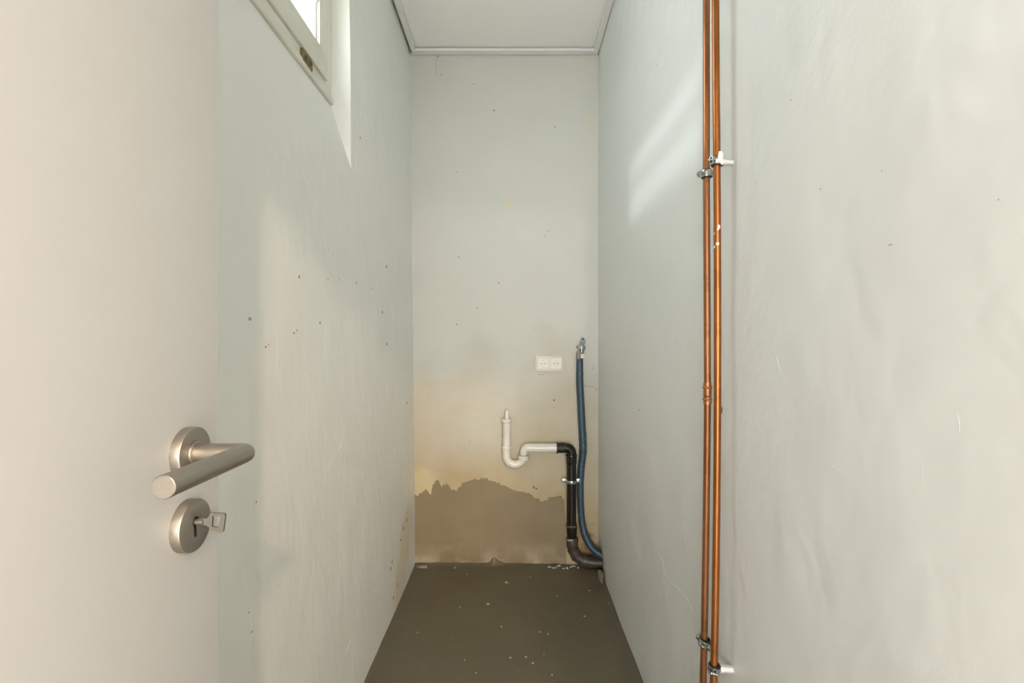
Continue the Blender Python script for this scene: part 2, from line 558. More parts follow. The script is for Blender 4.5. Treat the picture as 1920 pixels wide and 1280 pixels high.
# ------------------------------------------------------------------ the shell
def grid_wall(name, mat, label, us, vs_, pos, inward, thick, hole=None, hole_depth=0.03, amp=0.0022, extra=None):
    """an uneven plastered face (us x vs_) with real thickness behind it"""
    bm = bmesh.new()
    V = {}
    for i, u in enumerate(us):
        for j, v in enumerate(vs_):
            p = pos(u, v)
            dsp = amp * (fbm(p * 2.3 + Vector((3.1, 7.7, 1.3)), 3) + 0.35 * fbm(p * 9.0, 2))
            V[i, j] = bm.verts.new(p - inward * dsp)
    holes = set()
    for i in range(len(us) - 1):
        for j in range(len(vs_) - 1):
            uc = (us[i] + us[i + 1]) / 2; vc = (vs_[j] + vs_[j + 1]) / 2
            if hole and hole(uc, vc):
                holes.add((i, j)); continue
            bm.faces.new((V[i, j], V[i + 1, j], V[i + 1, j + 1], V[i, j + 1]))
    for v in [v for v in bm.verts if not v.link_faces]: bm.verts.remove(v)
    outer = []; inner = []
    nu, nv = len(us) - 1, len(vs_) - 1
    key = {v: k for k, v in V.items() if v.is_valid}
    for e in [e for e in bm.edges if len(e.link_faces) == 1]:
        (i0, j0), (i1, j1) = key[e.verts[0]], key[e.verts[1]]
        per = (i0 == i1 and i0 in (0, nu)) or (j0 == j1 and j0 in (0, nv))
        (outer if per else inner).append(e)
    if inner and extra is None:
        r = bmesh.ops.extrude_edge_only(bm, edges=inner)
        for v in [g for g in r['geom'] if isinstance(g, bmesh.types.BMVert)]: v.co += inward * hole_depth
        for g in r['geom']:
            if isinstance(g, bmesh.types.BMFace): g.material_index = 1
    if extra: extra(bm, inner)
    r = bmesh.ops.extrude_edge_only(bm, edges=outer)
    for v in [g for g in r['geom'] if isinstance(g, bmesh.types.BMVert)]: v.co += inward * thick
    if extra is None:
        c = [pos(us[0], vs_[0]), pos(us[-1], vs_[0]), pos(us[-1], vs_[-1]), pos(us[0], vs_[-1])]
        bm.faces.new([bm.verts.new(p + inward * thick) for p in c])
    # keep winding outward: do not recalc an open shell blindly
    me = bpy.data.meshes.new(name)
    for f in bm.faces: f.smooth = True
    for e in bm.edges:
        if len(e.link_faces) == 2: e.smooth = e.calc_face_angle(0) < math.radians(40)
    bmesh.ops.recalc_face_normals(bm, faces=bm.faces)
    bm.to_mesh(me); bm.free()
    o = link(name, me, mat)
    if inner and extra is None: me.materials.append(M['rubble'])
    return tag(o, label, kind='structure')

def lin(a, b, step, fixed=()):
    pts = sorted(set([a, b] + list(fixed)))
    out = []
    for p, q in zip(pts[:-1], pts[1:]):
        n = max(1, round((q - p) / step))
        out += [p + (q - p) * k / n for k in range(n)]
    return out + [b]

FRONT = -0.27
CEIL = 2.784
TRIMZ = 2.764

# left wall with the window opening, its steep sill and reveals
WY0, WY1, WZ0, WZ1 = 0.66, 1.713, 1.796, 2.545
FX = -0.612           # plane of the window frame face
FY0, FY1, FZ0, FZ1 = 0.68, 1.7145, 2.006, 2.530
def left_extra(bm, inner):
    lx = -0.69
    # loop of the hole edge -> frame plane -> outer face
    allv = {v for e in inner for v in e.verts}
    def tgt(co):
        y = FY0 + (co.y - WY0) / (WY1 - WY0) * (FY1 - FY0)
        z = FZ0 + (co.z - WZ0) / (WZ1 - WZ0) * (FZ1 - FZ0)
        return y, z
    orig = {}
    r = bmesh.ops.extrude_edge_only(bm, edges=inner)
    ev = [g for g in r['geom'] if isinstance(g, bmesh.types.BMVert)]
    for v in ev:
        y, z = tgt(v.co); v.co = Vector((FX, y, z))
    e2 = [g for g in r['geom'] if isinstance(g, bmesh.types.BMEdge) and g.verts[0] in ev and g.verts[1] in ev]
    r = bmesh.ops.extrude_edge_only(bm, edges=e2)
    for v in [g for g in r['geom'] if isinstance(g, bmesh.types.BMVert)]: v.co.x = lx
    # outer face as four panels around the opening
    a, b, c, d = FRONT - 0.12, BACK + 0.1, 0.0 - 0.05, 2.9
    for (y0, y1, z0, z1) in ((a, FY0, c, d), (FY1, b, c, d), (FY0, FY1, c, FZ0), (FY0, FY1, FZ1, d)):
        bm.faces.new([bm.verts.new((lx, *p)) for p in ((y0, z0), (y1, z0), (y1, z1), (y0, z1))])
grid_wall('wall_left', M['left'], 'whitewashed plaster left wall with small high window',
          lin(FRONT - 0.12, BACK + 0.1, 0.03, (WY0, WY1)), lin(-0.05, 2.9, 0.03, (WZ0, WZ1)),
          lambda u, v: Vector((WL_X(v), u, v)), Vector((-1, 0, 0)), 0.2,
          hole=lambda u, v: WY0 < u < WY1 and WZ0 < v < WZ1, extra=left_extra)

# right wall with the knocked-out pipe hole in the far bottom corner
def r_hole(u, v):
    k = 0.25 * noise.noise(Vector((u * 40, v * 40, 2.0)))
    return ((u - 2.70) / 0.105) ** 2 + ((v - 0.045) / 0.085) ** 2 < 1 + k and v > -0.01
grid_wall('wall_right', M['right'], 'glossy white painted right wall behind the copper pipes',
          lin(FRONT - 0.12, 2.54, 0.03) + lin(2.54, BACK + 0.1, 0.01)[1:], lin(-0.05, 0.18, 0.01) + lin(0.18, 2.9, 0.03)[1:],
          lambda u, v: Vector((0.468, u, v)), Vector((1, 0, 0)), 0.14, hole=r_hole, hole_depth=0.035)

# back wall
grid_wall('wall_back', M['back'], 'cream painted back wall with bare cement along its foot',
          lin(-0.75, 0.62, 0.03), lin(-0.05, 2.9, 0.03), lambda u, v: Vector((u, BACK, v)), Vector((0, 1, 0)), 0.1, amp=0.0012)

# chips, nail holes and scuffs in the wall paint: tiny irregular hollows with a raised rim
def wall_marks(parent, marks, place, normal, inward, amp, mat, name='paint_chip'):
    rnd = random.Random(len(marks))
    for x, y, w, h in marks:
        p = place(x, y)
        dsp = amp * (fbm(p * 2.3 + Vector((3.1, 7.7, 1.3)), 3) + 0.35 * fbm(p * 9.0, 2))
        p = p - inward * (dsp + 0.0003)
        k = p.y / FPX
        up = Vector((0, 0, 1)); side = up.cross(normal).normalized()
        fs = 1.0 if abs(normal.y) > .5 else p.y / abs(p.x)     # walls seen at a slant
        bm = bmesh.new()
        n = 9
        rim = []; c0 = bm.verts.new(p + normal * 0.0001)
        for j in range(n):
            th = 2 * math.pi * j / n
            q = 0.65 + 0.6 * rnd.random()
            rim.append(bm.verts.new(p + side * (math.cos(th) * w * .5 * k * fs * q) + up * (math.sin(th) * h * .5 * k * q) + normal * .0004))
        for j in range(n): bm.faces.new((rim[j], rim[(j + 1) % n], c0))
        from_bm(name, bm, mat, parent, smooth=False)
WALLS = {o.name: o for o in COL.objects}
chip_d = simple('chip_bare_brown', (0.22, 0.165, 0.11), 0.8, var=0.3, scale=300)
chip_g = simple('chip_bare_grey', (0.42, 0.38, 0.31), 0.8, var=0.2, scale=300)
wall_marks(WALLS['wall_left'], [(561, 519, 3, 6), (600, 605, 2, 6), (724, 500, 2, 7), (717, 585, 2, 5), (725, 645, 2, 6), (625, 476, 2, 2), (675, 258, 2, 4), (669, 530, 2, 4), (615, 523, 2, 2), (756, 990, 2, 8), (732, 1066, 2, 9), (751, 1012, 2, 5), (480, 941, 2, 4), (471, 1185, 3, 6)],
           on_left, Vector((1, 0, 0)), Vector((-1, 0, 0)), .0022, chip_d)
wall_marks(WALLS['wall_left'], [(551, 624, 4, 5), (557, 619, 3, 5), (498, 650, 5, 3), (503, 646, 2, 4), (468, 598, 5, 7), (636, 524, 2, 4), (697, 540, 2, 3), (466, 1148, 3, 5), (762, 755, 2, 5), (763, 975, 3, 7), (735, 1052, 3, 8), (737, 1120, 3, 9), (745, 1095, 3, 8)],
           on_left, Vector((1, 0, 0)), Vector((-1, 0, 0)), .0022, chip_g)
wall_marks(WALLS['wall_left'], [(604, 194, 5, 5), (598, 187, 5, 6), (590, 178, 4, 4), (577, 163, 4, 3), (553, 136, 4, 3), (608, 199, 4, 4)],
           lambda x, y: Vector((-.6065, FPX * .6065 / (960 - x), CAMZ + (640 - y) * .6065 / (960 - x))), Vector((1, 0, 0)), Vector((-1, 0, 0)), .0, chip_d)
wall_marks(WALLS['wall_right'], [(1653, 321, 3, 4), (1538, 354, 3, 4), (1484, 188, 3, 3), (1232, 122, 2, 3), (1872, 374, 4, 4), (1670, 459, 9, 3), (1198, 768, 2, 4)],
           on_right, Vector((-1, 0, 0)), Vector((1, 0, 0)), .0022, chip_g)
wall_marks(WALLS['wall_back'], [(1041, 238, 2.4, 2.6), (926, 207, 3, 3.5), (857, 322, 2, 2), (935, 530, 2.5, 2.5), (860, 482, 2.5, 3), (895, 577, 3, 2), (856, 608, 2.5, 3), (1039, 750, 4, 3.5), (1012, 702, 4, 1.8), (1018, 702, 3, 1.6), (1001, 913, 6, 5), (1006, 916, 4, 4), (822, 106, 3, 3), (880, 828, 2, 2), (1103, 760, 2, 2)],
           on_back, Vector((0, -1, 0)), Vector((0, 1, 0)), .0012, chip_d)
wall_marks(WALLS['wall_back'], [(888, 158, 4, 3), (828, 140, 4, 4), (1001, 616, 2.5, 2), (1029, 433, 7, 2), (1021, 443, 5, 2.5), (1039, 764, 4, 4), (941, 817, 3, 6), (880, 700, 2, 2), (1118, 730, 3, 6), (1112, 690, 3, 4)],
           on_back, Vector((0, -1, 0)), Vector((0, 1, 0)), .0012, chip_g)

# raised trowel ridges under the paint
def ridge(parent, pts, place, inward, amp, mat, r):
    W = []
    for x, y in pts:
        p = place(x, y)
        dsp = amp * (fbm(p * 2.3 + Vector((3.1, 7.7, 1.3)), 3) + 0.35 * fbm(p * 9.0, 2))
        W.append(p - inward * (dsp - r * .45))
    path = smooth_path(W, 6)
    n = len(path)
    path = [p + Vector((0, .004 * noise.noise(p * 35), .004 * noise.noise(p * 35 + Vector((9, 0, 0))))) for p in path]
    bm = bmesh.new()
    add_tube(bm, path, [max(.0002, r * (0.75 + .5 * noise.noise(p * 30)) * min(1, 6 * i / n, 6 * (n - 1 - i) / n)) for i, p in enumerate(path)], 8, mitre=False)
    from_bm('plaster_ridge', bm, mat, parent)
for pts in ([(1148, 945), (1170, 968), (1195, 1000), (1235, 1035), (1250, 1080), (1285, 1118), (1300, 1150), (1315, 1180)], [(1265, 978), (1283, 1010), (1288, 1045)], [(1150, 918), (1149, 948)], [(1212, 1155), (1230, 1185)],
            [(1455, 655), (1462, 700), (1478, 718)], [(1500, 715), (1506, 745)], [(1628, 760), (1688, 788), (1695, 790)], [(1728, 850), (1728, 910)], [(1792, 770), (1795, 815)], [(1440, 985), (1475, 1015)], [(1510, 845), (1600, 900)]):
    ridge(WALLS['wall_right'], pts, on_right, Vector((1, 0, 0)), .0022, M['right'], .0011)
for pts in ([(697, 735), (680, 768), (648, 800), (636, 842), (620, 868), (606, 900)], [(628, 862), (612, 890)], [(668, 930), (660, 955)], [(523, 780), (530, 800)], [(612, 770), (618, 785)], [(480, 880), (470, 960), (474, 1010)], [(468, 1130), (471, 1190), (466, 1275)], [(660, 1195), (648, 1230)]):
    ridge(WALLS['wall_left'], pts, on_left, Vector((-1, 0, 0)), .0022, M['left'], .0018)

# front wall with the doorway the camera looks through
def front_wall():
    bm = bmesh.new()
    T = 0.12; yc = FRONT - T / 2
    X0, X1, ZT = -0.372, 0.466, 2.012
    add_box(bm, ((-0.80 + X0) / 2, yc, 1.43), (X0 + 0.80, T, 2.94))
    add_box(bm, ((X0 + 0.62) / 2, yc, (ZT + 2.9) / 2), (0.62 - X0, T, 2.9 - ZT))
    return tag(from_bm('wall_front', bm, M['hall'], smooth=False), 'white wall and lintel of the doorway behind the camera', kind='structure')
front_wall()

# floor: rolls up raggedly against the back wall
def floor():
    bm = bmesh.new()
    xs = lin(-0.62, 0.56, 0.02, ) 
    fine = lin(-0.62, 0.56, 0.006)
    ys = lin(FRONT - 0.12, 2.72, 0.04) + [2.728, 2.735, 2.741, 2.746, 2.750, 2.757]
    def h(x, y):
        base = 0.0018 * fbm(Vector((x * 3, y * 3, 5)), 3)
        if y <= 2.72: return base
        t = min(1, (y - 2.72) / 0.030)
        lip = 0.009 - 0.010 * max(0, (x + 0.1) / 0.5) + 0.004 * fbm(Vector((x * 14, 0, 3)), 3)
        d = (x + 0.100) / 0.017
        lip += 0.028 * math.exp(-abs(d) ** 2.4) + 0.012 * math.exp(-((x + 0.075) / 0.02) ** 2)
        return base * (1 - t) + lip * t * t
    V = [[bm.verts.new((x, y, h(x, y))) for x in fine] for y in ys]
    for j in range(len(ys) - 1):
        for i in range(len(fine) - 1):
            bm.faces.new((V[j][i], V[j][i + 1], V[j + 1][i + 1], V[j + 1][i]))
    outer = [e for e in bm.edges if len(e.link_faces) == 1]
    r = bmesh.ops.extrude_edge_only(bm, edges=outer)
    for v in [g for g in r['geom'] if isinstance(g, bmesh.types.BMVert)]: v.co.z = -0.08
    o = from_bm('floor', bm, M['floor'], angle=60)
    return tag(o, 'grey painted concrete floor with paint flecks', kind='structure')
floor()

# ceiling board, an added dark cover keeping light out above its edges, edge trims
bm = bmesh.new()
add_box(bm, (-0.043, (FRONT + BACK) / 2, CEIL + 0.006), (0.995, BACK - FRONT - 0.004, 0.012))
tag(from_bm('ceiling', bm, M['ceiling'], smooth=False), 'smooth white ceiling board', kind='structure')
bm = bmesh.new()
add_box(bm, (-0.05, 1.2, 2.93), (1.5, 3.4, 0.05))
tag(from_bm('ceiling_void_cover', bm, M['dark'], smooth=False), 'dark cover added above the ceiling edge gap to keep light out', kind='structure')

def trim(name, a, b, w, label, wob=0.0):
    a = Vector(a); b = Vector(b)
    bm = bmesh.new()
    d = (b - a); n = 24
    side = Vector((0, 0, 1)).cross(d.normalized())
    rows = []
    for i in range(n + 1):
        p = a + d * i / n
        o = wob * fbm(p * 3, 2)
        prof = [(-w / 2, 0.012), (-w / 2, 0.003), (-w / 2 + 0.003, 0), (w / 2 - 0.003, 0), (w / 2, 0.003), (w / 2, 0.012)]
        rows.append([bm.verts.new(p + side * s + Vector((0, 0, h + o * 0.3))) for s, h in prof])
    for r0, r1 in zip(rows[:-1], rows[1:]):
        for k in range(6):
            k2 = (k + 1) % 6
            bm.faces.new((r0[k], r0[k2], r1[k2], r1[k]))
    bm.faces.new(rows[0]); bm.faces.new(list(reversed(rows[-1])))
    o = from_bm(name, bm, M['trim'], smooth=False)
    return tag(o, label, kind='structure')
trim('trim_1', (-0.538, BACK - 0.026, TRIMZ), (0.462, BACK - 0.026, TRIMZ), 0.044, 'white ceiling strip along the back wall', 0.004)
trim('trim_2', (-0.529, FRONT + 0.01, TRIMZ + .001), (-0.529, BACK - 0.05, TRIMZ + .001), 0.026, 'white ceiling strip beside the dark gap on the left', 0.003)
trim('trim_3', (0.4525, FRONT + 0.01, TRIMZ + .001), (0.4525, BACK - 0.05, TRIMZ + .001), 0.028, 'white ceiling strip along the right wall', 0.003)

# the hallway behind the camera
def hall():
    x0, x1, y0, y1, z1 = -1.7, 2.0, -4.6, FRONT - 0.12, 2.62
    t = 0.1
    def slab(name, c, s, mat, label):
        bm = bmesh.new(); add_box(bm, c, s)
        tag(from_bm(name, bm, mat, smooth=False), label, kind='structure')
    slab('floor_hall', ((x0 + x1) / 2, (y0 + y1) / 2, -0.06), (x1 - x0, y1 - y0, 0.1), M['hallfloor'], 'hallway floor behind the camera')
    slab('ceiling_hall', ((x0 + x1) / 2, (y0 + y1) / 2, z1 + t / 2), (x1 - x0 + 2 * t, y1 - y0, t), M['hall'], 'hallway ceiling behind the camera')
    slab('wall_hall_left', (x0 - t / 2, (y0 + y1) / 2, 1.3), (t, y1 - y0, 2.9), M['hall'], 'left hallway wall behind the camera')
    slab('wall_hall_right', (x1 + t / 2, (y0 + y1) / 2, 1.3), (t, y1 - y0, 2.9), M['hall'], 'right hallway wall behind the camera')
    slab('wall_hall_end', ((x0 + x1) / 2, y0 - t / 2, 1.3), (x1 - x0 + 2 * t, t, 2.9), M['hall'], 'far hallway wall behind the camera')
    slab('wall_hall_near_left', ((x0 - .79) / 2, y1 + .06, 1.3), (-.79 - x0, .12, 2.9), M['hall'], 'hallway wall left of the doorway')
    slab('wall_hall_near_right', ((x1 + .61) / 2, y1 + .06, 1.3), (x1 - .61, .12, 2.9), M['hall'], 'hallway wall right of the doorway')
hall()

# ------------------------------------------------------------------ window
def window():
    bm = bmesh.new()
    def ring(y0, y1, z0, z1, wy, wz, x0, x1, bev=0.002, wz0=None):
        wz0 = wz if wz0 is None else wz0
        xc, tx = (x0 + x1) / 2, abs(x1 - x0)
        add_box(bm, (xc, (y0 + y1) / 2, z0 + wz0 / 2), (tx, y1 - y0, wz0), bev)
        add_box(bm, (xc, (y0 + y1) / 2, z1 - wz / 2), (tx, y1 - y0, wz), bev)
        add_box(bm, (xc, y0 + wy / 2, (z0 + z1) / 2), (tx - .0004, wy, z1 - z0 - wz - wz0 + .004), bev)
        add_box(bm, (xc, y1 - wy / 2, (z0 + z1) / 2), (tx - .0004, wy, z1 - z0 - wz - wz0 + .004), bev)
    # fixed outer frame with a projecting lower step
    ring(FY0 + .001, FY1 - .001, FZ0 + .001, FZ1 - .001, 0.052, 0.052, FX + .002, FX - .060)
    add_box(bm, (FX + .004, (FY0 + FY1) / 2, FZ0 + .012), (.012, FY1 - FY0 - .004, .022), .004)
    fr = from_bm('window_1', bm, M['window'], angle=40)
    tag(fr, 'small high cream painted window in the left wall', kind='structure')
    # hinged sash, standing slightly proud
    bm = bmesh.new()
    SX = -0.603
    sy0, sy1, sz0, sz1 = FY0 + .055, 1.663, 2.0626, FZ1 - .056
    ring(sy0, sy1, sz0, sz1, 0.072, 0.070, SX, SX - .052, .003, 0.080)
    # glazing bead
    gy0, gy1, gz0, gz1 = sy0 + .072, sy1 - .072, sz0 + .080, sz1 - .070
    b = 0.010
    ring(gy0 - .001, gy1 + .001, gz0 - .001, gz1 + .001, b, b, SX - .010, SX - .028, .002)
    sash = from_bm('sash', bm, M['window'], fr, angle=40)
    bm = bmesh.new()
    add_box(bm, (SX - .032, (gy0 + gy1) / 2, (gz0 + gz1) / 2), (.004, gy1 - gy0 + .006, gz1 - gz0 + .006))
    from_bm('glass_pane', bm, M['glass'], sash, smooth=False)
    bm = bmesh.new()
    add_box(bm, (SX - .018, (gy0 + gy1) / 2, 2.288), (.026, gy1 - gy0, .032), .003)
    from_bm('glazing_bar', bm, M['window'], sash)
    # tarnished latch plate at the bottom edge of the sash
    bm = bmesh.new()
    yc, zc = 1.495, 2.036
    pl = [(-.034, .016), (-.036, -.003), (.026, -.022), (.036, -.024), (.034, .004), (.018, .014)]
    pl = [(-.038, .020), (-.038, -.016), (.030, -.018), (.036, -.010), (.036, .012), (.024, .020)]
    f0 = [bm.verts.new((FX + .0025, yc + a, zc + c)) for a, c in pl]
    f1 = [bm.verts.new((FX + .0105, yc + a * .96, zc + c * .93)) for a, c in pl]
    bm.faces.new(f0); bm.faces.new(f1)
    for k in range(6): bm.faces.new((f0[k], f0[(k + 1) % 6], f1[(k + 1) % 6], f1[k]))
    la = from_bm('latch', bm, M['brass'], fr, smooth=False)
    for dy in (-.016, .016):
        bm = bmesh.new()
        add_lathe(bm, [(0, .0075), (.002, .0072), (.0042, .004), (.0046, 0)], (FX + .0104, yc + dy, zc + .002), (1, 0, 0), 16)
        from_bm('screw', bm, M['rustscrew'], la)
window()

# ------------------------------------------------------------------ door with lever, keyhole rosette
DX = -0.328
DE = 0.5665
def door():
    bm = bmesh.new()
    add_box(bm, (DX - .02, (DE + FRONT + .003) / 2, 1.005), (.04, DE - FRONT - .003, 1.99), .0015)
    d = from_bm('door_1', bm, M['door'])
    tag(d, 'smooth cream flush door standing open on the left', kind='structure')
    HY, HZ, KZ = 0.510, 1.098, 1.025
    # lever handle: rosette, collar, mitred round lever
    fx = DX + .010
    bm = bmesh.new()
    add_lathe(bm, [(0, 0), (0, .026), (.0085, .026), (.0097, .0255), (.0100, .0247), (.0100, .0125), (.0094, .0122), (.0094, 0)], (DX, HY, HZ), (1, 0, 0), 64)
    ro = from_bm('handle_rosette', bm, M['steel'], d)
    bm = bmesh.new()
    add_lathe(bm, [(0, .0122), (.0018, .0120), (.0022, .0115), (.0022, .0095)], (fx, HY, HZ), (1, 0, 0), 48)
    from_bm('collar', bm, M['steel'], ro)
    bm = bmesh.new()
    LX = -0.268; R = .0095
    a = Vector((fx - .0006, HY, HZ)); e = Vector((LX, HY, HZ)); z = Vector((LX, 0.389, HZ))
    path = [a] + fillet([a + Vector((.004, 0, 0)), e, z + Vector((0, .004, 0))], .0035, 5) + [z + Vector((0, .0007, 0)), z]
    path = [path[0]] + path[1:]
    rad = [R] * (len(path) - 1) + [R - .0007]
    add_tube(bm, path, rad, 40)
    from_bm('lever', bm, M['steel'], d, angle=30)
    # keyhole rosette with a real slot
    bm = bmesh.new()
    seg = 64
    hole = []
    # key slot outline in (y, z): round head and narrow tail
    for k in range(13):
        th = math.radians(-50 + 280 * k / 12)
        hole.append((.0052 * math.cos(th), .0052 + .0052 * math.sin(th)))
    hole += [(-.0030, -.0020), (-.0030, -.0085), (-.0020, -.0100), (0, -.0106), (.0020, -.0100), (.0030, -.0085), (.0030, -.0020)]
    n = len(hole)
    hz = -.0012
    def ringpts(r, x): return [bm.verts.new((DX + x, HY + r * math.cos(2 * math.pi * j / seg), KZ + r * math.sin(2 * math.pi * j / seg))) for j in range(seg)]
    r0 = ringpts(.026, 0); r1 = ringpts(.026, .0085); r2 = ringpts(.0255, .0097); r3 = ringpts(.0247, .0100)
    for A, B in ((r0, r1), (r1, r2), (r2, r3)):
        for j in range(seg): bm.faces.new((A[j], A[(j + 1) % seg], B[(j + 1) % seg], B[j]))
    h1 = [bm.verts.new((DX + .0100, HY + y, KZ + z + hz)) for y, z in hole]
    h0 = [bm.verts.new((DX + .0012, HY + y, KZ + z + hz)) for y, z in hole]
    for j in range(n): bm.faces.new((h1[j], h1[(j + 1) % n], h0[(j + 1) % n], h0[j]))
    ed = [bm.edges.get((r3[j], r3[(j + 1) % seg])) for j in range(seg)] + [bm.edges.get((h1[j], h1[(j + 1) % n])) for j in range(n)]
    bmesh.ops.triangle_fill(bm, use_beauty=True, use_dissolve=False, edges=ed)
    kr = from_bm('keyhole_rosette', bm, M['steel'], d, angle=30)
    bm = bmesh.new()
    bm.faces.new([bm.verts.new((DX + .0014, HY + y * 1.02, KZ + z * 1.02 + hz)) for y, z in hole])
    o = from_bm('keyhole', bm, M['black'], kr, smooth=False)
    # key
    k0 = Vector((DX + .0005, HY, KZ + .004))
    key = empty('key', k0)
    tag(key, 'small flat steel key with a square open bow sticking out of the keyhole', 'key')
    bm = bmesh.new()
    add_tube(bm, [(.002, 0, 0), (.0175, 0, -.0004), (.0178, 0, -.0004)], [.0031, .0031, .0024], 20)
    from_bm('key_shaft', bm, M['nickel'], key)
    bm = bmesh.new()
    out = [(.0165, .0030), (.0250, .0034), (.0275, .0060), (.0285, .0092), (.0310, .0098), (.0428, .0098), (.0442, .0080), (.0428, -.0085), (.0405, -.0098), (.0300, -.0080), (.0278, -.0048), (.0250, -.0034), (.0165, -.0030)]
    inn = [(.0312, .0066), (.0388, .0068), (.0380, -.0050), (.0310, -.0042)]
    out = [(x - .0045, z) for x, z in out]; inn = [(x - .0045, z) for x, z in inn]
    th = .0012
    rot = Matrix.Rotation(math.radians(-2), 3, 'Z') @ Matrix.Rotation(math.radians(3), 3, 'Y')
    fo = []; fi = []
    for y in (-th, th):
        fo.append([bm.verts.new((x, y, z)) for x, z in out]); fi.append([bm.verts.new((x, y, z)) for x, z in inn])
    for S in (0, 1):
        E = []
        for L in (fo[S], fi[S]):
            for j in range(len(L)):
                a_, b_ = L[j], L[(j + 1) % len(L)]
                E.append(bm.edges.get((a_, b_)) or bm.edges.new((a_, b_)))
        bmesh.ops.triangle_fill(bm, use_beauty=True, edges=E)
    for L0, L1 in ((fo[0], fo[1]), (fi[0], fi[1])):
        for j in range(len(L0)): bm.faces.new((L0[j], L0[(j + 1) % len(L0)], L1[(j + 1) % len(L0)], L1[j]))
    piv = Vector((.015, 0, 0))
    for v in bm.verts: v.co = piv + rot @ (v.co - piv)
    from_bm('key_bow', bm, M['nickel'], key, smooth=False)
door()

